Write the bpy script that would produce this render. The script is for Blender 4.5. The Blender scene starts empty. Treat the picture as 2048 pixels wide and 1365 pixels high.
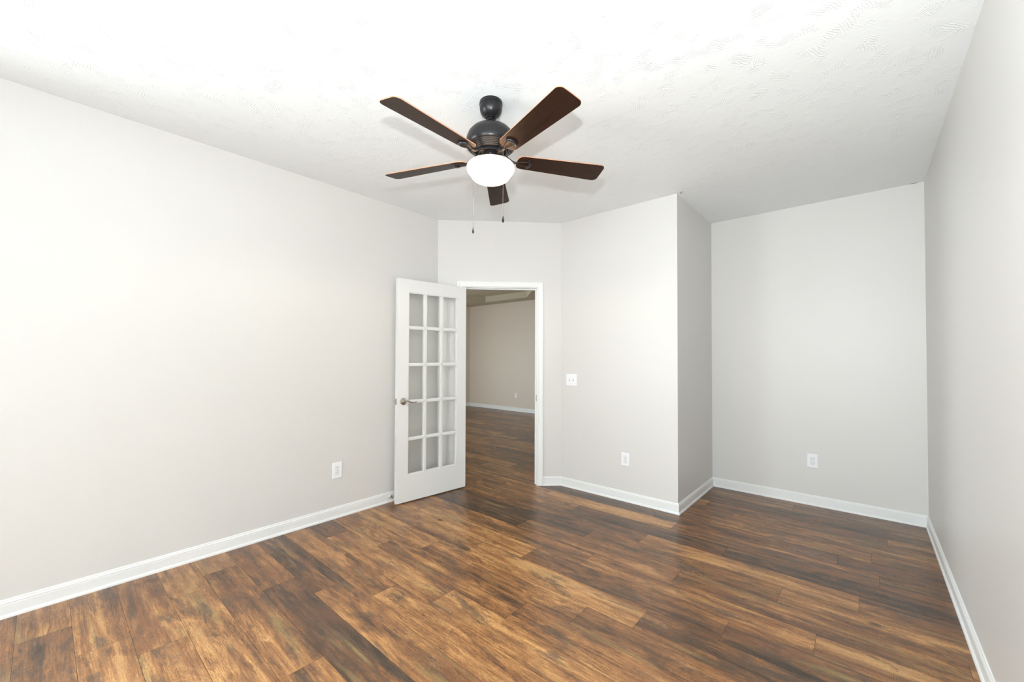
import bpy, bmesh, math, random
from mathutils import Vector, Matrix
from mathutils.geometry import tessellate_polygon

S = bpy.context.scene
C = S.collection
PI = math.pi
S.view_settings.view_transform = 'Standard'
S.view_settings.look = 'None'
S.view_settings.gamma = 1
S.view_settings.use_curve_mapping = False
S.view_settings.exposure = 0.05

# ------------------------------------------------------------------ camera
YAW, PITCH, ROLL, CAMH, FPX = 0.7144, 0.0170, 0.0033, 1.3289, 814.55
fw = Vector((-math.sin(YAW)*math.cos(PITCH), math.cos(YAW)*math.cos(PITCH), math.sin(PITCH)))
rt = Vector((math.cos(YAW), math.sin(YAW), 0)); up = rt.cross(fw)
r2 = rt*math.cos(ROLL)+up*math.sin(ROLL); u2 = -rt*math.sin(ROLL)+up*math.cos(ROLL)
cam = bpy.data.objects.new('camera', bpy.data.cameras.new('camera')); C.objects.link(cam)
M = Matrix((r2, u2, -fw)).transposed().to_4x4(); M.translation = (0, 0, CAMH)
cam.matrix_world = M
cam.data.sensor_width = 36; cam.data.lens = FPX/2048*36; cam.data.shift_y = 18.466/2048
cam.data.clip_start = 0.02
S.camera = cam

# ------------------------------------------------------------------ daylight, flash
W = bpy.data.worlds.new('world'); S.world = W; W.use_nodes = True
bg = W.node_tree.nodes['Background']
bg.inputs[0].default_value = (0.86, 0.95, 1.0, 1); bg.inputs[1].default_value = 20.0

def light(name, kind, loc, direction, energy, color=(1, 1, 1), **kw):
    d = bpy.data.lights.new(name, kind); d.energy = energy; d.color = color
    for k, v in kw.items(): setattr(d, k, v)
    o = bpy.data.objects.new(name, d); C.objects.link(o); o.location = loc
    o.rotation_euler = Vector(direction).to_track_quat('-Z', 'Y').to_euler()
    return o
# the photographer's flash, 31 cm above the lens (its shadows of the fan fall down the ceiling)
light('flash', 'SPOT', (-0.024, -0.001, 1.639), (-0.20, 0.80, 1.45), 185, (0.96, 1.0, 1.0),
      spot_size=math.radians(176), spot_blend=0.9, shadow_soft_size=0.02)

# ------------------------------------------------------------------ plan of the place (metres)
H = 2.74
XL, YA, T, XC, YD, XR = -3.3063, 2.6474, 0.9049, -1.2101, 4.5811, 0.3664
YB = YA+T; XB = XL+T; Y0 = -2.40; TH = 0.12
A, B, Cc, D, E_ = (XL, YA), (XB, YB), (XC, YB), (XC, YD), (XR, YD)
FH = 2.70
FX0, FX1, FY0, FY1 = -9.4, XC-TH, 0.4, 7.65          # the room beyond the door
FCX = -8.155                                          # where its far wall turns 45 degrees

# ------------------------------------------------------------------ materials
def mat(name): 
    m = bpy.data.materials.new(name); m.use_nodes = True
    return m, m.node_tree.nodes, m.node_tree.links, m.node_tree.nodes['Principled BSDF']
def simple(name, col, rough=0.5, metal=0.0, spec=0.5, noise=0.0, bump=0.0, scale=60):
    m, N, L, b = mat(name)
    b.inputs['Base Color'].default_value = (*col, 1); b.inputs['Roughness'].default_value = rough
    b.inputs['Metallic'].default_value = metal; b.inputs['Specular IOR Level'].default_value = spec
    tc = N.new('ShaderNodeTexCoord'); n = N.new('ShaderNodeTexNoise'); n.inputs['Scale'].default_value = scale
    n.inputs['Detail'].default_value = 4
    L.new(tc.outputs['Object'], n.inputs['Vector'])
    if noise:
        mx = N.new('ShaderNodeMix'); mx.data_type = 'RGBA'
        mx.inputs[6].default_value = (*[c*(1-noise) for c in col], 1); mx.inputs[7].default_value = (*[min(1, c*(1+noise)) for c in col], 1)
        L.new(n.outputs['Fac'], mx.inputs[0]); L.new(mx.outputs[2], b.inputs['Base Color'])
    if bump:
        bp = N.new('ShaderNodeBump'); bp.inputs['Strength'].default_value = bump; bp.inputs['Distance'].default_value = 0.001
        L.new(n.outputs['Fac'], bp.inputs['Height']); L.new(bp.outputs[0], b.inputs['Normal'])
    return m

M_wall = simple('wall_paint', (0.685, 0.668, 0.645), 0.42, noise=0.012, bump=0.12, scale=220)
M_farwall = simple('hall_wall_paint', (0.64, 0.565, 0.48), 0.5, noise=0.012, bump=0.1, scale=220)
M_trim = simple('trim_paint', (0.80, 0.803, 0.795), 0.33, noise=0.01, scale=30)
M_door = simple('door_paint', (0.77, 0.77, 0.755), 0.35, noise=0.01, scale=30)
M_plate = simple('plate_plastic', (0.86, 0.87, 0.89), 0.3, noise=0.01)
M_dark = simple('slot_black', (0.03, 0.03, 0.03), 0.6, noise=0.1)
M_gap = simple('receptacle_gap', (0.13, 0.13, 0.13), 0.6, noise=0.1)
M_slot = simple('slot_shadow_grey', (0.42, 0.42, 0.42), 0.6, noise=0.05)
M_nickel = simple('satin_nickel', (0.55, 0.52, 0.47), 0.22, 1.0, noise=0.05)
M_bronze = simple('oiled_bronze', (0.012, 0.011, 0.013), 0.30, 0.10, spec=0.38, noise=0.15, scale=90)
M_bracket = simple('bracket_metal', (0.030, 0.030, 0.034), 0.30, 0.5, noise=0.1)
M_chain = simple('chain_brass', (0.20, 0.19, 0.17), 0.35, 0.8, noise=0.1)
M_under = simple('underlay', (0.05, 0.03, 0.02), 0.8, noise=0.2)
M_frame = simple('window_frame_white', (0.8, 0.8, 0.8), 0.4, noise=0.01)

def glass_mat():
    m, N, L, b = mat('clear_glass'); N.remove(b)
    out = N['Material Output']; tr = N.new('ShaderNodeBsdfTransparent'); tr.inputs[0].default_value = (0.99, 0.995, 0.99, 1)
    gl = N.new('ShaderNodeBsdfGlossy'); gl.inputs['Roughness'].default_value = 0.02
    fr = N.new('ShaderNodeFresnel'); ge = N.new('ShaderNodeNewGeometry'); io = N.new('ShaderNodeMapRange')
    io.inputs['To Min'].default_value = 1.5; io.inputs['To Max'].default_value = 1/1.5   # same reflectance from both sides of the pane
    L.new(ge.outputs['Backfacing'], io.inputs[0]); L.new(io.outputs[0], fr.inputs[0])
    mx = N.new('ShaderNodeMixShader'); L.new(fr.outputs[0], mx.inputs[0]); L.new(tr.outputs[0], mx.inputs[1]); L.new(gl.outputs[0], mx.inputs[2])
    L.new(mx.outputs[0], out.inputs[0]); return m
M_glass = glass_mat()

def bowl_mat():
    m, N, L, b = mat('lit_opal_glass')
    b.inputs['Base Color'].default_value = (0.9, 0.88, 0.84, 1); b.inputs['Roughness'].default_value = 0.25
    b.inputs['Emission Color'].default_value = (1.0, 0.68, 0.42, 1); b.inputs['Emission Strength'].default_value = 5.5
    return m
M_bowl = bowl_mat()

def ceiling_mat(name, col, k=1.0):
    m, N, L, b = mat(name)
    b.inputs['Base Color'].default_value = (*col, 1); b.inputs['Roughness'].default_value = 0.75; b.inputs['Specular IOR Level'].default_value = 0.25
    tc = N.new('ShaderNodeTexCoord')
    v = N.new('ShaderNodeTexVoronoi'); v.inputs['Scale'].default_value = 14.0; v.inputs['Randomness'].default_value = 1.0
    L.new(tc.outputs['Object'], v.inputs['Vector'])
    sep = N.new('ShaderNodeSeparateColor'); L.new(v.outputs['Color'], sep.inputs[0])
    ang = N.new('ShaderNodeMath'); ang.operation = 'MULTIPLY'; ang.inputs[1].default_value = 6.2832; L.new(sep.outputs[0], ang.inputs[0])
    rot = N.new('ShaderNodeVectorRotate'); rot.rotation_type = 'Z_AXIS'; L.new(tc.outputs['Object'], rot.inputs['Vector']); L.new(ang.outputs[0], rot.inputs['Angle'])
    w = N.new('ShaderNodeTexWave'); w.wave_type = 'BANDS'; w.inputs['Scale'].default_value = 27; w.inputs['Distortion'].default_value = 5
    w.inputs['Detail'].default_value = 3; w.inputs['Detail Scale'].default_value = 1.6
    L.new(rot.outputs[0], w.inputs['Vector'])
    n = N.new('ShaderNodeTexNoise'); n.inputs['Scale'].default_value = 11; n.inputs['Detail'].default_value = 3; L.new(tc.outputs['Object'], n.inputs['Vector'])
    mr = N.new('ShaderNodeMapRange'); mr.inputs['From Min'].default_value = 0.50; mr.inputs['From Max'].default_value = 0.62; L.new(n.outputs['Fac'], mr.inputs[0])
    pw = N.new('ShaderNodeMath'); pw.operation = 'POWER'; pw.inputs[1].default_value = 3.0; L.new(w.outputs['Fac'], pw.inputs[0])
    mu = N.new('ShaderNodeMath'); mu.operation = 'MULTIPLY'; L.new(pw.outputs[0], mu.inputs[0]); L.new(mr.outputs[0], mu.inputs[1])
    n2 = N.new('ShaderNodeTexNoise'); n2.inputs['Scale'].default_value = 45; n2.inputs['Detail'].default_value = 3; L.new(tc.outputs['Object'], n2.inputs['Vector'])
    ad = N.new('ShaderNodeMath'); ad.operation = 'MULTIPLY_ADD'; ad.inputs[1].default_value = 0.35; L.new(n2.outputs['Fac'], ad.inputs[0]); L.new(mu.outputs[0], ad.inputs[2])
    bp = N.new('ShaderNodeBump'); bp.inputs['Strength'].default_value = 0.36*k; bp.inputs['Distance'].default_value = 0.004
    L.new(ad.outputs[0], bp.inputs['Height']); L.new(bp.outputs[0], b.inputs['Normal'])
    return m
M_ceil = ceiling_mat('textured_ceiling', (0.885, 0.905, 0.915))
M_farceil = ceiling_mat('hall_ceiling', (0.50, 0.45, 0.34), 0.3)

def floor_mat():
    m, N, L, b = mat('rustic_plank')
    tc = N.new('ShaderNodeTexCoord'); at = N.new('ShaderNodeAttribute'); at.attribute_name = 'board'
    def vm(op, a, c=None, vec=None):
        n = N.new('ShaderNodeVectorMath'); n.operation = op; L.new(a, n.inputs[0])
        if c is not None: L.new(c, n.inputs[1])
        if vec is not None: n.inputs[1].default_value = vec
        return n.outputs[0]
    def ma(op, a, c, d=None):
        n = N.new('ShaderNodeMath'); n.operation = op
        for i, q in enumerate((a, c, d)):
            if q is None: continue
            if isinstance(q, (int, float)): n.inputs[i].default_value = q
            else: L.new(q, n.inputs[i])
        return n.outputs[0]
    def noise(vec, sc, detail=4, rough=0.55, dist=0.0):
        n = N.new('ShaderNodeTexNoise'); n.inputs['Scale'].default_value = 1.0; n.inputs['Detail'].default_value = detail
        n.inputs['Roughness'].default_value = rough; n.inputs['Distortion'].default_value = dist
        L.new(vm('MULTIPLY', vec, vec=sc), n.inputs['Vector']); return n.outputs['Fac']
    def rng(v, a, c, lo=0.0, hi=1.0):
        n = N.new('ShaderNodeMapRange'); n.inputs['From Min'].default_value = a; n.inputs['From Max'].default_value = c
        n.inputs['To Min'].default_value = lo; n.inputs['To Max'].default_value = hi; L.new(v, n.inputs[0]); return n.outputs[0]
    def mix(f, a, c, mode='MIX'):
        n = N.new('ShaderNodeMix'); n.data_type = 'RGBA'; n.blend_type = mode
        for i, q in ((0, f), (6, a), (7, c)):
            if isinstance(q, (int, float)): n.inputs[i].default_value = q
            elif isinstance(q, tuple): n.inputs[i].default_value = (*q, 1)
            else: L.new(q, n.inputs[i])
        return n.outputs[2]
    sep = N.new('ShaderNodeSeparateColor'); L.new(at.outputs['Color'], sep.inputs[0])
    off = vm('MULTIPLY', at.outputs['Vector'], vec=(37.0, 23.0, 51.0))
    P = vm('ADD', tc.outputs['Object'], off)
    streak = noise(P, (0.75, 17, 1), 6, 0.66, 0.35)
    blotch = noise(P, (3.4, 11.0, 1), 6, 0.70, 0.7)
    grain = noise(P, (9, 150, 1), 4, 0.65, 0.4)
    fine = noise(P, (60, 420, 1), 3, 0.7)
    tone = ma('ADD', ma('MULTIPLY', streak, 0.95), ma('ADD', ma('MULTIPLY', blotch, 0.9), ma('ADD', ma('MULTIPLY', sep.outputs[0], 0.38), ma('MULTIPLY', grain, 0.62))))
    ramp = N.new('ShaderNodeValToRGB'); L.new(rng(tone, 1.12, 1.74), ramp.inputs[0])
    cr = ramp.color_ramp; cr.interpolation = 'LINEAR'
    cols = [(0.0, (0.050, 0.033, 0.022)), (0.20, (0.098, 0.056, 0.033)), (0.40, (0.185, 0.088, 0.040)), (0.58, (0.295, 0.134, 0.052)), (0.76, (0.44, 0.213, 0.078)), (1.0, (0.61, 0.335, 0.130))]
    while len(cr.elements) < len(cols): cr.elements.new(0.5)
    for e, (p_, c_) in zip(cr.elements, cols): e.position = p_; e.color = (*c_, 1)
    col = ramp.outputs[0]
    # ochre-green bands and reddish zones
    och = rng(noise(vm('ADD', P, vec=(5, 9, 0)), (1.3, 12, 1), 3, 0.5, 0.5), 0.60, 0.70, 0, 0.6)
    col = mix(och, col, (0.36, 0.25, 0.10))
    red = rng(noise(vm('ADD', P, vec=(15, 2, 0)), (1.6, 5, 1), 3), 0.52, 0.68, 0, 0.55)
    col = mix(red, col, (0.21, 0.088, 0.042))
    # dark smoky smears
    smo = rng(noise(vm('ADD', P, vec=(3, 31, 0)), (3.2, 11, 1), 6, 0.66, 0.4), 0.54, 0.64, 0, 0.70)
    col = mix(smo, col, (0.095, 0.066, 0.046))
    # grain pores
    pore = rng(fine, 0.38, 0.56, 0.62, 1.0)
    pc = N.new('ShaderNodeCombineColor'); [L.new(pore, pc.inputs[i]) for i in range(3)]
    col = mix(0.85, col, pc.outputs[0], 'MULTIPLY')
    spk = rng(noise(vm('ADD', P, vec=(8, 19, 0)), (55, 130, 1), 3, 0.7), 0.60, 0.72, 1.0, 0.45)
    sc_ = N.new('ShaderNodeCombineColor'); [L.new(spk, sc_.inputs[i]) for i in range(3)]
    col = mix(1.0, col, sc_.outputs[0], 'MULTIPLY')
    # thin black cracks along the grain
    cw = noise(vm('ADD', P, vec=(71, 3, 0)), (1.5, 38, 1), 3, 0.5, 2.0)
    crk = ma('MULTIPLY', rng(ma('ABSOLUTE', ma('SUBTRACT', cw, 0.5), 0), 0.0, 0.012, 1, 0), rng(noise(P, (3.0, 6, 1), 2), 0.55, 0.64))
    col = mix(ma('MULTIPLY', crk, 0.8), col, (0.03, 0.02, 0.015))
    # pale worm-like figure
    ww = noise(vm('ADD', P, vec=(11, 43, 0)), (9, 45, 1), 2, 0.5, 3.0)
    wm = ma('MULTIPLY', rng(ma('ABSOLUTE', ma('SUBTRACT', ww, 0.5), 0), 0.0, 0.025, 1, 0), rng(noise(vm('ADD', P, vec=(0, 77, 0)), (2.2, 6, 1), 2), 0.62, 0.68))
    col = mix(ma('MULTIPLY', wm, 0.7), col, (0.50, 0.30, 0.15))
    # saw marks across the grain
    sw = N.new('ShaderNodeTexWave'); sw.wave_type = 'BANDS'; sw.bands_direction = 'X'; sw.inputs['Scale'].default_value = 45; sw.inputs['Distortion'].default_value = 2.5
    sw.inputs['Detail'].default_value = 3; sw.inputs['Detail Scale'].default_value = 2; L.new(P, sw.inputs['Vector'])
    sm = ma('MULTIPLY', rng(sw.outputs['Fac'], 0.55, 0.95), rng(noise(vm('ADD', P, vec=(91, 7, 0)), (2.6, 7, 1), 3), 0.53, 0.64, 0, 0.45))
    col = mix(sm, col, (0.05, 0.032, 0.02))
    # knots
    kv = N.new('ShaderNodeTexVoronoi'); kv.inputs['Scale'].default_value = 1.0; L.new(vm('MULTIPLY', P, vec=(2.2, 4.2, 0.0)), kv.inputs['Vector'])
    kn = ma('ADD', kv.outputs['Distance'], ma('MULTIPLY', noise(P, (30, 60, 1), 2), 0.05))
    kr = rng(kn, 0.055, 0.13, 0.85, 0)
    col = mix(kr, col, (0.035, 0.018, 0.012))
    L.new(col, b.inputs['Base Color'])
    L.new(rng(grain, 0.3, 0.7, 0.34, 0.26), b.inputs['Roughness'])
    b.inputs['Specular IOR Level'].default_value = 0.5
    bp = N.new('ShaderNodeBump'); bp.inputs['Strength'].default_value = 0.22; bp.inputs['Distance'].default_value = 0.0008
    L.new(ma('ADD', fine, ma('MULTIPLY', sm, -0.6)), bp.inputs['Height']); L.new(bp.outputs[0], b.inputs['Normal'])
    return m
M_floor = floor_mat()

def blade_mat():
    m, N, L, b = mat('walnut_blade')
    tc = N.new('ShaderNodeTexCoord'); mp = N.new('ShaderNodeMapping'); mp.inputs['Scale'].default_value = (3, 60, 60)
    n = N.new('ShaderNodeTexNoise'); n.inputs['Scale'].default_value = 1; n.inputs['Detail'].default_value = 5
    L.new(tc.outputs['Object'], mp.inputs[0]); L.new(mp.outputs[0], n.inputs['Vector'])
    r = N.new('ShaderNodeValToRGB'); r.color_ramp.elements[0].position = 0.3; r.color_ramp.elements[0].color = (0.011, 0.0055, 0.004, 1)
    r.color_ramp.elements[1].position = 0.75; r.color_ramp.elements[1].color = (0.032, 0.0135, 0.008, 1)
    L.new(n.outputs['Fac'], r.inputs[0]); L.new(r.outputs[0], b.inputs['Base Color'])
    b.inputs['Roughness'].default_value = 0.42; b.inputs['Specular IOR Level'].default_value = 0.32; b.inputs['Specular Tint'].default_value = (1.0, 0.62, 0.42, 1); return m
M_blade = blade_mat()
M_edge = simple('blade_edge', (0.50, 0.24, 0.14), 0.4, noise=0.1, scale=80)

# ------------------------------------------------------------------ mesh helpers
def obj(name, bm, mats, parent=None, kind=None, label=None, smooth=False, loc=None, bevel=0.0, auto=None):
    me = bpy.data.meshes.new(name)
    bmesh.ops.recalc_face_normals(bm, faces=bm.faces)
    if bevel:
        bmesh.ops.bevel(bm, geom=[e for e in bm.edges if len(e.link_faces) == 2 and e.calc_face_angle(0) > 0.6], offset=bevel, segments=2, profile=0.6, affect='EDGES', clamp_overlap=True)
    if smooth:
        for f in bm.faces: f.smooth = True
        for e in bm.edges:
            if len(e.link_faces) == 2 and e.calc_face_angle(0) > (auto or 0.7): e.smooth = False
    bm.to_mesh(me); bm.free()
    for m in (mats if isinstance(mats, (list, tuple)) else [mats]): me.materials.append(m)
    o = bpy.data.objects.new(name, me); C.objects.link(o)
    if loc is not None: o.location = loc
    if parent is not None: o.parent = parent
    if kind: o['kind'] = kind
    if label: o['label'] = label
    return o
def empty(name, loc, rotz=0, label=None, cat=None, group=None, kind=None):
    o = bpy.data.objects.new(name, None); C.objects.link(o); o.location = loc; o.rotation_euler = (0, 0, rotz); o.empty_display_size = 0.05
    for k, v in (('label', label), ('category', cat), ('group', group), ('kind', kind)):
        if v: o[k] = v
    return o
def box(bm, x0, x1, y0, y1, z0, z1, mi=0):
    v = [bm.verts.new(p) for p in ((x0, y0, z0), (x1, y0, z0), (x1, y1, z0), (x0, y1, z0), (x0, y0, z1), (x1, y0, z1), (x1, y1, z1), (x0, y1, z1))]
    fs = [bm.faces.new([v[i] for i in q]) for q in ((0, 3, 2, 1), (4, 5, 6, 7), (0, 1, 5, 4), (1, 2, 6, 5), (2, 3, 7, 6), (3, 0, 4, 7))]
    for f in fs: f.material_index = mi
    return v
def prism(bm, poly, z0, z1, mi=0):
    a = [bm.verts.new((x, y, z0)) for x, y in poly]; b = [bm.verts.new((x, y, z1)) for x, y in poly]
    n = len(poly); fs = [bm.faces.new(a[::-1]), bm.faces.new(b)]
    for i in range(n): fs.append(bm.faces.new((a[i], a[(i+1) % n], b[(i+1) % n], b[i])))
    for f in fs: f.material_index = mi
def lathe(bm, prof, seg=64, cx=0, cy=0, cap=True, mi=0):
    rings = []
    for r, z in prof:
        if r < 1e-5: rings.append([bm.verts.new((cx, cy, z))])
        else: rings.append([bm.verts.new((cx+r*math.cos(2*PI*i/seg), cy+r*math.sin(2*PI*i/seg), z)) for i in range(seg)])
    for a, b in zip(rings, rings[1:]):
        for i in range(seg):
            j = (i+1) % seg
            q = [a[i % len(a)], a[j % len(a)], b[j % len(b)], b[i % len(b)]]
            q2 = []
            for v in q:
                if v not in q2: q2.append(v)
            if len(q2) > 2: bm.faces.new(q2).material_index = mi
    if cap:
        for g in (rings[0], rings[-1]):
            if len(g) > 2: bm.faces.new(g).material_index = mi
def tube(bm, pts, r, seg=10, caps=True):
    pts = [Vector(p) for p in pts]; rs = r if isinstance(r, (list, tuple)) else [r]*len(pts); rings = []
    prev = None
    for i, p in enumerate(pts):
        t = (pts[min(i+1, len(pts)-1)]-pts[max(i-1, 0)]).normalized()
        if prev is None:
            a = Vector((0, 0, 1)) if abs(t.z) < 0.9 else Vector((1, 0, 0)); n = t.cross(a).normalized()
        else: n = (prev-t*prev.dot(t)).normalized()
        prev = n; b = t.cross(n)
        rings.append([bm.verts.new(p+(n*math.cos(2*PI*k/seg)+b*math.sin(2*PI*k/seg))*rs[i]) for k in range(seg)])
    for a, b in zip(rings, rings[1:]):
        for k in range(seg): bm.faces.new((a[k], a[(k+1) % seg], b[(k+1) % seg], b[k]))
    if caps: bm.faces.new(rings[0][::-1]); bm.faces.new(rings[-1])
def BM(): return bmesh.new()

# ------------------------------------------------------------------ floor: boards with their real joints
random.seed(11)
PW, PL, PY = 0.1805, 1.207, 0.115
joint = {-1: -2.958, 0: -2.64, 1: -2.445, 4: -2.594, 5: -2.347, 6: -2.078, 7: -1.785, 8: -1.392, 9: -1.129, 10: -0.875, 11: -0.53, 12: -1.395,
         13: -0.88, 14: -1.582, 15: -1.244, 17: 0.053, 18: -0.148, 19: 0.021, 20: -0.858, 22: -0.315}
bm = BM(); lay = bm.loops.layers.float_color.new('board')
def in_any(x0, x1, y0, y1):
    main = x1 > XL-0.1 and x0 < XR+0.1 and y1 > Y0-0.1 and y0 < YD+0.1
    far = x1 > FX0-0.1 and x0 < FX1+0.1 and y1 > FY0-0.1 and y0 < FY1+0.1
    return main or far
XM0, XM1 = FX0-TH, XR+TH
g = 0.0006
for k in range(-8, 43):
    y0 = PY+PW*k; y1 = y0+PW
    y0c, y1c = max(y0, Y0-TH), min(y1, FY1+TH)
    if y1c-y0c < 0.01: continue
    j = joint.get(k, random.uniform(0, PL)); x = j-PL*math.ceil((j-XM0)/PL)
    while x < XM1:
        xa, xb = max(x, XM0), min(x+PL, XM1)
        x += PL
        if xb-xa < 0.01: continue
        r = (random.random(), random.random(), random.random(), 1)
        if not in_any(xa, xb, y0c, y1c): continue
        f = bm.faces.new([bm.verts.new(p) for p in ((xa+g, y0c+g, 0), (xb-g, y0c+g, 0), (xb-g, y1c-g, 0), (xa+g, y1c-g, 0))])
        for l in f.loops: l[lay] = r
box(bm, XM0, XM1, Y0-TH, FY1+TH, -0.08, -0.0025, 1)
fl = obj('floor', bm, [M_floor, M_under], kind='structure', label='rustic brown wood plank floor with golden and dark streaks')

# ------------------------------------------------------------------ walls of the room
t45 = TH*math.tan(math.radians(22.5))
k2 = 1/math.sqrt(2)
def wall(name, poly, z0=0.0, z1=H, m=M_wall, label=None):
    bm = BM(); prism(bm, poly, z0, z1); return obj(name, bm, m, kind='structure', label=label)
Ao = (XL-TH, YA+t45); Bo = (XB-t45, YB+TH)                       # outer corners of the angled wall
lwin = (-2.20, -0.45, 0.50, 2.30)     # side window added to light the right wall and alcove, out of the frame behind the photographer's left shoulder
bm = BM(); prism(bm, [(XL, lwin[1]), (XL, YA), Ao, (XL-TH, lwin[1])], 0, H)
box(bm, XL-TH, XL, Y0-TH, lwin[0], 0, H); box(bm, XL-TH, XL, lwin[0], lwin[1], 0, lwin[2]); box(bm, XL-TH, XL, lwin[0], lwin[1], lwin[3], H)
obj('wall_left', bm, M_wall, kind='structure', label='long pale greige wall on the left with one outlet')
wall('wall_center', [B, Bo, (XC-TH, YB+TH), (XC-TH, YB+TH), (XC, YB+TH), Cc][:3]+[(XC-TH, YB+TH), (XC, YB)][1:], label='pale wall with the light switch beside the doorway')
wall('wall_return', [(XC, YB), (XC-TH, YB+TH), (XC-TH, YD+TH), (XC, YD+TH)], label='short shaded grey side wall of the alcove')
wall('wall_back', [(XC, YD), (XR, YD), (XR, YD+TH), (XC, YD+TH)], label='pale back wall of the alcove with one outlet')
wall('wall_right', [(XR, Y0-TH), (XR+TH, Y0-TH), (XR+TH, YD+TH), (XR, YD+TH)], label='pale wall running along the right edge')

def W45(s, d, z=None):            # s along the angled wall from A, d into the room
    p = (XL+s*k2+d*k2, YA+s*k2-d*k2)
    return p if z is None else (*p, z)
LEN = T*math.sqrt(2)
JL, JR, JT = 0.262, 1.024, 2.047    # inner faces of the jambs
JW = 0.018
bm = BM()
def seg45(bm, s0, s1, z0, z1, d0=0.0, d1=-TH):
    prism(bm, [W45(s0, d0), W45(s1, d0), W45(s1, d1), W45(s0, d1)], z0, z1)
# left pier, right pier and the header over the door
prism(bm, [A, W45(JL-JW, 0), W45(JL-JW, -TH), Ao], 0, H)
prism(bm, [W45(JR+JW, 0), B, Bo, W45(JR+JW, -TH)], 0, H)
seg45(bm, JL-JW, JR+JW, JT+JW, H)
obj('wall_door', bm, M_wall, kind='structure', label='angled pale wall holding the doorway')

# rear wall behind the photographer, with two windows
wins = [(-0.95, 0.25, 0.45, 2.30)]
bm = BM()
xs = [XL] + [v for w in wins for v in w[:2]] + [XR]
for i in range(0, len(xs), 2): box(bm, xs[i], xs[i+1], Y0-TH, Y0, 0, H)
for x0, x1, z0, z1 in wins:
    box(bm, x0, x1, Y0-TH, Y0, 0, z0); box(bm, x0, x1, Y0-TH, Y0, z1, H)
obj('wall_rear', bm, M_wall, kind='structure')
def window(name, x0, x1, z0, z1, along='x', c=Y0-TH/2):
    bm = BM(); gl = BM()
    def bx(b, a0, a1, t, zz0, zz1):
        if along == 'x': box(b, a0, a1, c-t, c+t, zz0, zz1)
        else: box(b, c-t, c+t, a0, a1, zz0, zz1)
    w = 0.045
    bx(bm, x0, x0+w, 0.03, z0, z1); bx(bm, x1-w, x1, 0.03, z0, z1); bx(bm, x0+w, x1-w, 0.03, z0, z0+w); bx(bm, x0+w, x1-w, 0.03, z1-w, z1)
    zm = (z0+z1)/2; bx(bm, x0+w, x1-w, 0.025, zm-0.02, zm+0.02)
    bx(gl, x0+w, x1-w, 0.003, z0+w, zm-0.02); bx(gl, x0+w, x1-w, 0.003, zm+0.02, z1-w)
    o = obj(name, bm, M_frame, kind='structure'); obj('glass', gl, M_glass, o)
    # portal that guides sky light through this opening
    if along == 'x': lo, di = ((x0+x1)/2, c-0.05, zm), (0, 1, 0)
    else: lo, di = (c-0.05, (x0+x1)/2, zm), (1, 0, 0)
    p = light(name+'_portal', 'AREA', lo, di, 1, shape='RECTANGLE', size=x1-x0, size_y=z1-z0)
    p.data.cycles.is_portal = True
window('window_1', *wins[0]); window('fill_window_2', *lwin, along='y', c=XL-TH/2)

# ceiling of the room
bm = BM()
prism(bm, [(XL-TH, Y0-TH), (XR+TH, Y0-TH), (XR+TH, YD+TH), (XC-TH, YD+TH), (XC-TH, YB+TH), Bo, Ao], H, H+0.12)
ceil = obj('ceiling', bm, M_ceil, kind='structure', label='white textured ceiling')
# the small cracked spots where tape lifts at two corners of the ceiling
bm = BM()
tube(bm, [(XR-0.035, YD-0.004, H), (XR-0.055, YD-0.010, H), (XR-0.085, YD-0.006, H)], [0.001, 0.004, 0.001], 6)
tube(bm, [(XC+0.022, YB+0.02, H), (XC+0.035, YB-0.005, H), (XC+0.055, YB-0.02, H)], [0.001, 0.003, 0.001], 6)
tube(bm, [(XC+0.022, YB+0.02, H), (XC+0.045, YB+0.025, H)], [0.0015, 0.001], 6)
obj('crack', bm, M_gap, ceil, label='tiny dark cracks in the ceiling at the corners')

# ------------------------------------------------------------------ baseboards with shoe moulding
PROF = [(0.0, 0.0), (0.0185, 0.0), (0.0185, 0.007), (0.0172, 0.0125), (0.014, 0.0165), (0.0105, 0.0182), (0.0105, 0.066), (0.0092, 0.0675), (0.0092, 0.0700),
        (0.0105, 0.0720), (0.0100, 0.0765), (0.0070, 0.0805), (0.0058, 0.0820), (0.0064, 0.0850), (0.0050, 0.0890), (0.0, 0.0915)]
def baseboard(name, p0, p1, m0, m1, mt=M_trim, label=None, square0=False, square1=False):
    """p0 -> p1 along the wall with the room on the left; m0/m1 = how far the board's end shifts along the wall per metre of depth"""
    p0, p1 = Vector(p0), Vector(p1); t = (p1-p0).normalized(); n = Vector((-t.y, t.x))
    bm = BM(); ra = []; rb = []
    for d, z in PROF:
        a = p0+n*d+t*(m0*d); b = p1+n*d-t*(m1*d)
        ra.append(bm.verts.new((a.x, a.y, z))); rb.append(bm.verts.new((b.x, b.y, z)))
    for i in range(len(PROF)):
        j = (i+1) % len(PROF)
        bm.faces.new((ra[i], ra[j], rb[j], rb[i]))
    bm.faces.new(ra[::-1]); bm.faces.new(rb)
    return obj(name, bm, mt, kind='structure', smooth=True, auto=0.45, label=label)
t225 = math.tan(math.radians(22.5))
CW = 0.062; RV = 0.006              # casing width, reveal
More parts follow.
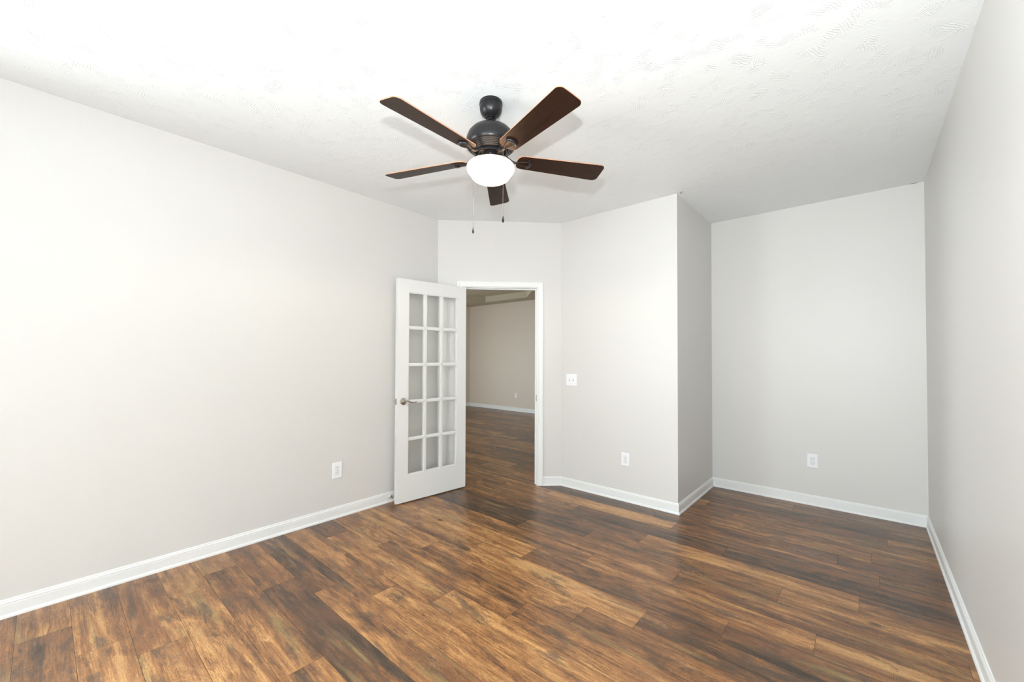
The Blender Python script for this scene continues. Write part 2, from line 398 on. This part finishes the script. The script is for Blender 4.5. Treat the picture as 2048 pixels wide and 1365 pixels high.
# order: room on the left when walking p0 -> p1 means counter-clockwise
baseboard('baseboard_right', (XR, Y0), (XR, YD), 1, 1, label='white baseboard along the right wall')
baseboard('baseboard_back', (XR, YD), (XC, YD), 1, 1, label='white baseboard under the alcove back wall')
baseboard('baseboard_return', (XC, YD), (XC, YB), 1, -1, label='white baseboard along the shaded side wall')
baseboard('baseboard_center', (XC, YB), (XB, YB), -1, t225, label='white baseboard under the wall with the switch')
baseboard('baseboard_door', B, W45(JR+RV+CW, 0), t225, 0, label='short white baseboard right of the doorway')
baseboard('baseboard_corner', W45(JL-RV-CW, 0), A, 0, t225, label='short white baseboard behind the open door')
baseboard('baseboard_left', A, (XL, Y0), t225, 1, label='long white baseboard along the left wall')
baseboard('baseboard_rear', (XL, Y0), (XR, Y0), 1, 1)

# ------------------------------------------------------------------ door casing and jamb
CP = [(0.0, 0.0), (0.0, 0.009), (0.006, 0.0125), (0.014, 0.0105), (0.024, 0.0115), (0.034, 0.0145), (0.042, 0.0175), (0.049, 0.0180), (0.052, 0.0155), (0.056, 0.0172), (0.060, 0.0165), (0.062, 0.012), (0.062, 0.0)]
def casing(bm, side):
    """u = distance outward from the inner edge, v = projection from the wall"""
    d0 = 0 if side > 0 else -TH
    path = []
    i0, i1, it = JL-RV, JR+RV, JT+RV
    rings = []
    for (s, z, ds, dz) in ((i0, 0.0, -1, 0), (i0, it, -1, 1), (i1, it, 1, 1), (i1, 0.0, 1, 0)):
        rings.append([bm.verts.new(W45(s+ds*u, d0+side*v, z+dz*u)) for u, v in CP])
    n = len(CP)
    for a, b in zip(rings, rings[1:]):
        for i in range(n): bm.faces.new((a[i], a[(i+1) % n], b[(i+1) % n], b[i]))
    bm.faces.new(rings[0]); bm.faces.new(rings[-1][::-1])
bm = BM(); casing(bm, 1)
obj('trim_1', bm, M_trim, kind='structure', smooth=True, auto=0.4, label='white moulded casing around the doorway')
bm = BM(); casing(bm, -1)
obj('trim_2', bm, M_trim, kind='structure', smooth=True, auto=0.4)
bm = BM()
seg45(bm, JL-JW, JL, 0, JT+JW); seg45(bm, JR, JR+JW, 0, JT+JW); seg45(bm, JL, JR, JT, JT+JW)
st = 0.011   # stops, set back by the leaf thickness
seg45(bm, JL, JL+st, 0, JT-st, -0.040, -0.075); seg45(bm, JR-st, JR, 0, JT-st, -0.040, -0.075); seg45(bm, JL, JR, JT-st, JT, -0.040, -0.075)
jamb = obj('trim_3', bm, M_trim, kind='structure', label='white door jamb with stop lining the doorway')
bm = BM(); seg45(bm, JR-0.0022, JR-0.0003, 0.875, 0.935, -0.006, -0.034)
obj('strike_plate', bm, M_chain, jamb, label='dark metal strike plate on the right jamb')

# ------------------------------------------------------------------ glazed door, open into the room
LW, LT, LH, LZ = 0.762, 0.035, 2.032, 0.010
P0 = Vector((-3.173, 2.076)); P1 = Vector((-3.091, 2.844))
dd = (P0-P1).normalized()                                    # from hinge to the free edge
hinge = P1
door = BM()
# local frame: x from hinge edge to free edge, y = thickness (0 = face seen in the photo), z up
gx = [0.112, 0.274, 0.308, 0.454, 0.488, 0.650]              # glass spans in x measured from free edge
gx = sorted(LW-v for v in gx)
gz0, gz1 = 0.250, 1.925; nr = 5; mw = 0.030
pitch = (gz1-gz0+mw)/nr
rows = [(gz0+pitch*i, gz0+pitch*(i+1)-mw) for i in range(nr)]
y0, y1 = 0.0, LT
def dbox(x0, x1, z0, z1, ya=y0, yb=y1): box(door, x0, x1, ya, yb, z0, z1)
dbox(0, gx[0], LZ, LZ+LH); dbox(gx[5], LW, LZ, LZ+LH)
dbox(gx[0], gx[5], LZ, gz0); dbox(gx[0], gx[5], gz1, LZ+LH)
# moulded muntins: chamfered bars
def bar_v(x0, x1, z0, z1):
    c = 0.008
    for (a, b, h0, h1) in ((x0, x1, 0.006, LT-0.006), (x0+c, x1-c, 0.001, LT-0.001)): dbox(a, b, z0, z1, h0, h1)
def bar_h(x0, x1, z0, z1):
    c = 0.008
    for (a, b, h0, h1) in ((z0, z1, 0.006, LT-0.006), (z0+c, z1-c, 0.001, LT-0.001)): dbox(x0, x1, a, b, h0, h1)
bar_v(gx[1], gx[2], gz0, gz1); bar_v(gx[3], gx[4], gz0, gz1)
for i in range(nr-1): bar_h(gx[0], gx[5], rows[i][1], rows[i+1][0])
# glazing bead round the whole field
for (a, b, z0, z1) in ((gx[0], gx[0]+0.008, gz0, gz1), (gx[5]-0.008, gx[5], gz0, gz1), (gx[0], gx[5], gz0, gz0+0.008), (gx[0], gx[5], gz1-0.008, gz1)):
    dbox(a, b, z0, z1, 0.006, LT-0.006)
door_o = obj('door_1', door, M_door, kind='structure', label='white glazed interior door with fifteen panes, standing open')
door_o['category'] = 'door'
xax = Vector((dd.x, dd.y, 0)); zax = Vector((0, 0, 1)); yax = zax.cross(xax)
if yax.dot(Vector((-1, 0, 0))) < 0: FLIP = -1
else: FLIP = 1
Mx = Matrix.Identity(4)
Mx.col[0] = (*xax, 0); Mx.col[1] = (*(yax*FLIP), 0); Mx.col[2] = (0, 0, 1, 0); Mx.col[3] = (hinge.x, hinge.y, 0, 1)
# a mirrored frame would flip normals: bake the transform into the vertices instead
def bake(o):
    o.data.transform(Mx)
    if FLIP < 0: o.data.flip_normals()
bake(door_o)
bm = BM(); ym = LT/2
for i in range(3):
    for z0, z1 in rows: box(bm, gx[2*i], gx[2*i+1], ym-0.002, ym+0.002, z0, z1)
bake(obj('glass_panes', bm, M_glass, door_o, label='clear glass panes in three columns of five'))
# lever handles on both faces, latch plate, hinges
hx, hz = LW-0.062, 0.925
def lever(sgn, base):
    bm = BM()
    prof = [(0.0, 0.0), (0.0325, 0.0), (0.0325, 0.004), (0.030, 0.008), (0.022, 0.0105), (0.014, 0.012), (0.011, 0.016), (0.0105, 0.036), (0.0, 0.038)]
    seg = 32; rings = []
    for r, h in prof:
        if r == 0: rings.append([bm.verts.new((hx, base+sgn*h, hz))])
        else: rings.append([bm.verts.new((hx+r*math.cos(2*PI*i/seg), base+sgn*h, hz+r*math.sin(2*PI*i/seg))) for i in range(seg)])
    for a, b in zip(rings, rings[1:]):
        for i in range(seg):
            q = []
            for v in (a[i % len(a)], a[(i+1) % seg % len(a)], b[(i+1) % seg % len(b)], b[i % len(b)]):
                if v not in q: q.append(v)
            if len(q) > 2: bm.faces.new(q)
    o = obj('rosette', bm, M_nickel, None, smooth=True)
    bm = BM(); pts = []; rs = []
    for i in range(17):
        t = i/16; pts.append((hx-0.118*t, base+sgn*(0.041-0.006*math.sin(PI*t)), hz+0.0075*math.sin(2*PI*t*0.95+0.5)-0.005*t-0.003)); rs.append(0.0078*(1-0.5*t) if t < 0.97 else 0.003)
    tube(bm, pts, rs, 12)
    l = obj('lever', bm, M_nickel, None, smooth=True)
    return o, l
for s_, b_ in ((-1, 0.0), (1, LT)):
    h = bpy.data.objects.new('door_handle', None); C.objects.link(h); h.parent = door_o; h['label'] = 'curved satin nickel lever handle on round rosette'
    for q in lever(s_, b_): bake(q); q.parent = h
bm = BM(); box(bm, LW-0.001, LW+0.0014, 0.005, LT-0.005, hz-0.028, hz+0.028)
box(bm, LW, LW+0.011, 0.011, LT-0.013, hz-0.008, hz+0.008)
bake(obj('latch_plate', bm, M_nickel, door_o, label='satin nickel latch plate with bolt'))
for z in (0.20, 1.02, 1.84):
    bm = BM(); tube(bm, [(-0.006, LT-0.001, z), (-0.006, LT-0.001, z+0.09)], 0.006, 12)
    box(bm, -0.004, 0.0, 0.004, LT-0.004, z, z+0.09)
    bake(obj('hinge', bm, M_nickel, door_o, label='satin nickel hinge'))

# ------------------------------------------------------------------ spring door stop on the left baseboard
ds = empty('door_stop', (XL+0.0105, 2.105, 0.052), 0, 'small silver spring door stop on the left baseboard beside the open door', 'door stop')
bm = BM(); tube(bm, [(0, 0, 0), (0.004, 0, 0), (0.008, 0, 0)], [0.0115, 0.0115, 0.007], 20); obj('base', bm, M_nickel, ds, smooth=True)
bm = BM(); pts = [(0.006+0.050*i/160, 0.0058*math.cos(2*PI*i/10), 0.0058*math.sin(2*PI*i/10)-0.010*(i/160)**1.5) for i in range(161)]
tube(bm, pts, 0.0011, 6); obj('spring', bm, M_nickel, ds, smooth=True)
bm = BM(); tube(bm, [(0.056, 0, -0.010), (0.066, 0, -0.0115), (0.068, 0, -0.012)], [0.0075, 0.0075, 0.005], 16); obj('rubber_tip', bm, M_plate, ds, smooth=True)

# ------------------------------------------------------------------ wall plates
def rrect(w, h, r, n=6):
    pts = []
    for cx, cz, a0 in ((w/2-r, h/2-r, 0), (-w/2+r, h/2-r, 90), (-w/2+r, -h/2+r, 180), (w/2-r, -h/2+r, 270)):
        for i in range(n+1):
            a = math.radians(a0+90*i/n); pts.append((cx+r*math.cos(a), cz+r*math.sin(a)))
    return pts
def slab(bm, poly, d0, d1, ox=0, oz=0, mi=0, inset=0.0):
    """plate lying on a wall whose outward direction is local -y"""
    a = [bm.verts.new((x+ox, -d0, z+oz)) for x, z in poly]
    k = 1-inset
    b = [bm.verts.new((x*k+ox, -d1, z*k+oz)) for x, z in poly]
    n = len(poly); fs = [bm.faces.new(a), bm.faces.new(b[::-1])]
    for i in range(n): fs.append(bm.faces.new((a[i], b[i], b[(i+1) % n], a[(i+1) % n])))
    for f in fs: f.material_index = mi
def disc(r, n=14, a=1.0, clip=None):
    pts = [(r*math.cos(2*PI*i/n), r*a*math.sin(2*PI*i/n)) for i in range(n)]
    if clip: pts = [(x, max(-clip, min(clip, z))) for x, z in pts]
    return pts
def make_outlet(loc, rz, label, group, w=0.080, h=0.124):
    o = empty('electrical_outlet', loc, rz, label, 'outlet', group)
    bm = BM(); slab(bm, rrect(w, h, 0.004), 0.0, 0.003); slab(bm, rrect(w, h, 0.004), 0.003, 0.0065, inset=0.07); obj('wall_plate', bm, M_plate, o)
    for dz in (0.0195, -0.0195):
        bm = BM()
        slab(bm, disc(0.0178, 28, 1.0, 0.0145), 0.0060, 0.0068, 0, dz, 1)
        slab(bm, disc(0.0166, 28, 1.0, 0.0135), 0.0062, 0.0082, 0, dz, 0)
        for sx, hh in ((-0.0065, 0.0046), (0.0065, 0.0038)):
            slab(bm, [(-0.0012, -hh), (0.0012, -hh), (0.0012, hh), (-0.0012, hh)], 0.0080, 0.0085, sx, dz+0.0035, 2)
        slab(bm, disc(0.0027, 12), 0.0080, 0.0085, 0, dz-0.0075, 2)
        obj('receptacle', bm, [M_plate, M_gap, M_dark], o)
    bm = BM(); slab(bm, disc(0.003, 14), 0.0063, 0.0075, 0, 0); obj('screw', bm, M_nickel, o)
    return o
grp = 'white electrical outlets low on the walls'
make_outlet((XL, 1.612, 0.389), math.radians(90), 'white duplex outlet low on the long left wall, left of the open door', grp, 0.080, 0.130)
make_outlet((-1.685, YB, 0.384), 0, 'white duplex outlet low on the wall with the light switch', grp)
make_outlet((-0.3675, YD, 0.398), 0, 'white duplex outlet low on the alcove back wall', grp)
make_outlet((-6.50, FY1, 0.386), 0, 'small white outlet on the dim wall seen through the doorway', grp, 0.072, 0.116)
sw = empty('light_switch', (-2.2725, YB, 1.099), 0, 'white double toggle light switch on the wall right of the doorway', 'light switch')
bm = BM(); slab(bm, rrect(0.126, 0.122, 0.004), 0, 0.003); slab(bm, rrect(0.126, 0.122, 0.004), 0.003, 0.0065, inset=0.05); obj('wall_plate', bm, M_plate, sw)
for dx in (-0.023, 0.023):
    bm = BM(); slab(bm, [(-0.006, -0.0125), (0.006, -0.0125), (0.006, 0.0125), (-0.006, 0.0125)], 0.0060, 0.0068, dx, 0, 0); obj('toggle_slot', bm, M_slot, sw)
    bm = BM(); box(bm, dx-0.004, dx+0.004, -0.019, -0.0065, -0.001, 0.009)
    obj('toggle', bm, M_plate, sw, bevel=0.001)
    for dz in (-0.030, 0.030):
        bm = BM(); slab(bm, disc(0.003, 12), 0.0063, 0.0074, dx, dz); obj('screw', bm, M_plate, sw)

# ------------------------------------------------------------------ ceiling fan
FX, FY = -1.554, 1.607
fan = empty('ceiling_fan', (FX, FY, H), 0, 'dark bronze five-blade ceiling fan with lit white glass bowl', 'ceiling fan')
def Z(z): return z-H
bm = BM(); lathe(bm, [(0.0, Z(2.740)), (0.062, Z(2.740)), (0.064, Z(2.735)), (0.064, Z(2.722)), (0.061, Z(2.719)), (0.062, Z(2.716)), (0.062, Z(2.700)), (0.058, Z(2.684)), (0.049, Z(2.668)), (0.036, Z(2.656)), (0.030, Z(2.653)), (0.028, Z(2.650)), (0.0, Z(2.650))], 64)
can = obj('canopy', bm, M_bronze, fan, smooth=True)
bm = BM(); lathe(bm, [(0.0, Z(2.652)), (0.021, Z(2.650)), (0.023, Z(2.645)), (0.018, Z(2.638)), (0.012, Z(2.635)), (0.012, Z(2.590)), (0.0, Z(2.590))], 32); obj('downrod', bm, M_bronze, fan, smooth=True)
bm = BM()
prof = [(0.0, Z(2.612)), (0.018, Z(2.612)), (0.026, Z(2.606)), (0.050, Z(2.602)), (0.078, Z(2.594)), (0.106, Z(2.580)), (0.124, Z(2.560)), (0.134, Z(2.534)), (0.1375, Z(2.510)), (0.1365, Z(2.494)), (0.132, Z(2.487)), (0.126, Z(2.486))]
z = 2.485; r = 0.126
for i in range(5):
    prof += [(r, Z(z-0.001)), (r-0.0010, Z(z-0.0045)), (r-0.0045, Z(z-0.0062)), (r-0.0066, Z(z-0.0045)), (r-0.0072, Z(z-0.0012))]; r -= 0.0085; z -= 0.0042
prof += [(0.080, Z(2.462)), (0.076, Z(2.470)), (0.0, Z(2.470))]
lathe(bm, prof, 96); obj('motor_housing', bm, M_bronze, fan, smooth=True)
bm = BM(); lathe(bm, [(0.0, Z(2.474)), (0.066, Z(2.474)), (0.067, Z(2.470)), (0.067, Z(2.450)), (0.0645, Z(2.449)), (0.0635, Z(2.468)), (0.0, Z(2.468))], 48); obj('flywheel', bm, M_bracket, fan, smooth=True)
bm = BM(); lathe(bm, [(0.0, Z(2.469)), (0.037, Z(2.469)), (0.037, Z(2.425)), (0.040, Z(2.424)), (0.058, Z(2.410)), (0.060, Z(2.402)), (0.056, Z(2.400)), (0.0, Z(2.400))], 40); sh = obj('switch_housing', bm, M_bronze, fan, smooth=True)
for a in (40, 130, 220, 310):
    bm = BM(); ca, sa = math.cos(math.radians(a)), math.sin(math.radians(a)); tube(bm, [(0.035*ca, 0.035*sa, Z(2.437)), (0.042*ca, 0.042*sa, Z(2.437))], 0.003, 8)
    obj('screw', bm, M_nickel, sh, smooth=True)
# glass bowl
bm = BM()
lathe(bm, [(0.056, Z(2.404)), (0.062, Z(2.405)), (0.082, Z(2.403)), (0.105, Z(2.398)), (0.122, Z(2.389)), (0.1310, Z(2.377)), (0.1315, Z(2.365)), (0.127, Z(2.353)), (0.118, Z(2.345)), (0.1115, Z(2.341)), (0.1105, Z(2.335)),
           (0.108, Z(2.327)), (0.101, Z(2.317)), (0.088, Z(2.308)), (0.070, Z(2.301)), (0.049, Z(2.296)), (0.025, Z(2.2935)), (0.0, Z(2.2925))], 72)
obj('glass_bowl', bm, M_bowl, fan, smooth=True, auto=1.2, label='glowing white glass bowl')

light('lamp_light', 'SPOT', (FX, FY, 2.275), (0, 0, -1), 22, (1.0, 0.90, 0.78), spot_size=math.radians(178), spot_blend=0.25, shadow_soft_size=0.1)

def blade_bm():
    bm = BM(); pts = []
    r0, r1, w0, w1 = 0.150, 0.668, 0.052, 0.069
    # outline: rounded root, nearly straight sides, rounded squarish tip
    def corner(cx, cy, rad, a0, a1, n=7):
        return [(cx+rad*math.cos(math.radians(a0+(a1-a0)*i/n)), cy+rad*math.sin(math.radians(a0+(a1-a0)*i/n))) for i in range(n+1)]
    pts += corner(r0+0.035, -w0+0.035, 0.035, 180, 268)
    pts += corner(r1-0.030, -w1+0.030, 0.030, -88, -12)
    pts += [(r1, 0.0)]
    pts += corner(r1-0.030, w1-0.030, 0.030, 12, 88)
    pts += corner(r0+0.035, w0-0.035, 0.035, 92, 180)
    h = 0.0024
    lo = [bm.verts.new((x, y, -h)) for x, y in pts]; hi = [bm.verts.new((x, y, h)) for x, y in pts]
    bm.faces.new(lo[::-1]); bm.faces.new(hi)
    n = len(pts)
    for i in range(n):
        bm.faces.new((lo[i], lo[(i+1) % n], hi[(i+1) % n], hi[i])).material_index = 1
    return bm
def bracket_bm():
    """forked iron under the blade: arm from the hub, three slim prongs, crescent plate at their end"""
    bm = BM(); zz = -0.0075
    tube(bm, [(0.062, 0, 0.030), (0.085, 0, 0.024), (0.108, 0, 0.006), (0.128, 0, -0.006), (0.150, 0, zz)], [0.010, 0.008, 0.0075, 0.007, 0.006], 10)
    for s in (-1, 1):
        tube(bm, [(0.145, 0, zz), (0.165, s*0.010, zz), (0.195, s*0.016, zz), (0.215, s*0.018, zz)], [0.0026, 0.0024, 0.0024, 0.0026], 8)
    pts = []; rs = []
    for i in range(13):
        a = -1.1+2.2*i/12; pts.append((0.196+0.032*math.cos(a), 0.036*math.sin(a), zz+0.001)); rs.append(0.0045+0.0035*math.cos(a*1.3))
    tube(bm, pts, rs, 8)
    return bm
proto = obj('blade', blade_bm(), [M_blade, M_edge], fan)
pb = obj('blade_bracket', bracket_bm(), M_bracket, proto, smooth=True)
PH0 = math.radians(271.87+0.4)
for k in range(5):
    if k == 0: b_, c_ = proto, pb
    else:
        b_ = proto.copy(); C.objects.link(b_); c_ = pb.copy(); C.objects.link(c_); b_.parent = fan; c_.parent = b_
    b_.matrix_parent_inverse = Matrix.Identity(4)
    b_.matrix_basis = Matrix.Translation((0, 0, Z(2.427))) @ Matrix.Rotation(PH0+k*2*PI/5, 4, 'Z') @ Matrix.Rotation(math.radians(-12), 4, 'X')
# pull chains
rr = Vector((rt.x, rt.y, 0)); ff = Vector((fw.x, fw.y, 0)).normalized()
def chain(lat, dep, ztop, zend, start):
    p = rr*lat+ff*dep
    bm = BM()
    s = rr*start[0]+ff*start[1]
    tube(bm, [(s.x, s.y, Z(start[2])), (s.x*0.5+p.x*0.5, s.y*0.5+p.y*0.5, Z(start[2]*0.5+ztop*0.5)+0.003), (p.x, p.y, Z(ztop)), (p.x, p.y, Z(ztop-0.02)), (p.x, p.y, Z(zend))], 0.0011, 6)
    # beads of the ball chain
    n = int((ztop-zend)/0.006)
    for i in range(n):
        zc = Z(ztop-0.006*(i+0.5)); ring = []
        q = [bm.verts.new((p.x, p.y, zc+0.0019)), bm.verts.new((p.x, p.y, zc-0.0019))]
        ring = [bm.verts.new((p.x+0.0019*math.cos(a*PI/3), p.y+0.0019*math.sin(a*PI/3), zc)) for a in range(6)]
        for a in range(6):
            bm.faces.new((q[0], ring[a], ring[(a+1) % 6])); bm.faces.new((q[1], ring[(a+1) % 6], ring[a]))
    c = obj('pull_chain', bm, M_chain, fan)
    bm = BM()
    lathe(bm, [(0.0, 0.0), (0.0025, -0.001), (0.0032, -0.010), (0.0055, -0.018), (0.0062, -0.026), (0.0050, -0.033), (0.0, -0.035)], 16)
    o = obj('chain_knob', bm, M_bronze, c, smooth=True); o.location = (p.x, p.y, Z(zend))
chain(0.072, -0.118, 2.408, 2.066, (0.034, -0.022, 2.447))
chain(-0.104, 0.092, 2.408, 2.073, (-0.030, 0.026, 2.447))

# ------------------------------------------------------------------ the room beyond the doorway
FA = (FCX, FY1); FB = (FX0, FY1-(FCX-FX0))
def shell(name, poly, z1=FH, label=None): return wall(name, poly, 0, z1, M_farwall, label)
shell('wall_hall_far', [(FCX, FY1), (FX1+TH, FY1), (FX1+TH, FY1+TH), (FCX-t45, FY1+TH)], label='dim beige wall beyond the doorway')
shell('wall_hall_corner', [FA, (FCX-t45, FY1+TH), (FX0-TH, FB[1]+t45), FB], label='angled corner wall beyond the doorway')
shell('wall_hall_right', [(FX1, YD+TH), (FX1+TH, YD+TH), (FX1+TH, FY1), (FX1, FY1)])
nw = (-7.4, -6.5, 0.60, 1.80)  # unseen window added to brighten the hall's far wall
bm = BM(); box(bm, FX0-TH, nw[0], FY0-TH, FY0, 0, FH); box(bm, nw[1], XL-TH, FY0-TH, FY0, 0, FH)
box(bm, nw[0], nw[1], FY0-TH, FY0, 0, nw[2]); box(bm, nw[0], nw[1], FY0-TH, FY0, nw[3], FH)
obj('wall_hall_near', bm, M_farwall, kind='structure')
window('fill_window_4', *nw, along='x', c=FY0-TH/2)
hw = (2.2, 4.3, 0.10, 1.95)
bm = BM(); box(bm, FX0-TH, FX0, FY0, hw[0], 0, FH); box(bm, FX0-TH, FX0, hw[1], FB[1], 0, FH)
box(bm, FX0-TH, FX0, hw[0], hw[1], 0, hw[2]); box(bm, FX0-TH, FX0, hw[0], hw[1], hw[3], FH)
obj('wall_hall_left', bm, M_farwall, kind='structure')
window('window_3', *hw, along='y', c=FX0-TH/2)
# ceiling with octagonal tray
outer = [(FX0-TH, FY0-TH), (XL-TH, FY0-TH), Ao, Bo, (XC-TH, YB+TH), (XC-TH, YD+TH), (XC, YD+TH), (XC, FY1+TH), (FCX-t45, FY1+TH), (FX0-TH, FB[1]+t45)]
TZ = 2.845; ty1 = 7.245; tx0, tx1 = -7.17, -5.84; c_ = 1.1; ty0 = 3.9
tray = [(tx0, ty1), (tx1, ty1), (tx1+c_, ty1-c_), (tx1+c_, ty0+c_), (tx1, ty0), (tx0, ty0), (tx0-c_, ty0+c_), (tx0-c_, ty1-c_)]
bm = BM()
vo = [bm.verts.new((x, y, FH)) for x, y in outer]; vi = [bm.verts.new((x, y, FH)) for x, y in tray]
allv = vo+vi
for tri in tessellate_polygon([[Vector((x, y, 0)) for x, y in outer], [Vector((x, y, 0)) for x, y in tray]]):
    try: bm.faces.new([allv[i] for i in tri])
    except ValueError: pass
vt = [bm.verts.new((x, y, TZ)) for x, y in tray]
for i in range(8): bm.faces.new((vi[i], vi[(i+1) % 8], vt[(i+1) % 8], vt[i]))
bm.faces.new(vt)
ho = [bm.verts.new((x, y, FH+0.25)) for x, y in outer]
for i in range(len(outer)): bm.faces.new((vo[i], vo[(i+1) % len(outer)], ho[(i+1) % len(outer)], ho[i]))
bm.faces.new(ho)
obj('ceiling_hall', bm, M_farceil, kind='structure', label='dim tray ceiling beyond the doorway')
baseboard('baseboard_hall_far', (FX1, FY1), (FCX, FY1), 1, t225, label='white baseboard on the far wall beyond the doorway')
baseboard('baseboard_hall_corner', FA, FB, t225, 0)
baseboard('baseboard_hall_near', (FX0, FY0), (XL-TH, FY0), 0, 0)
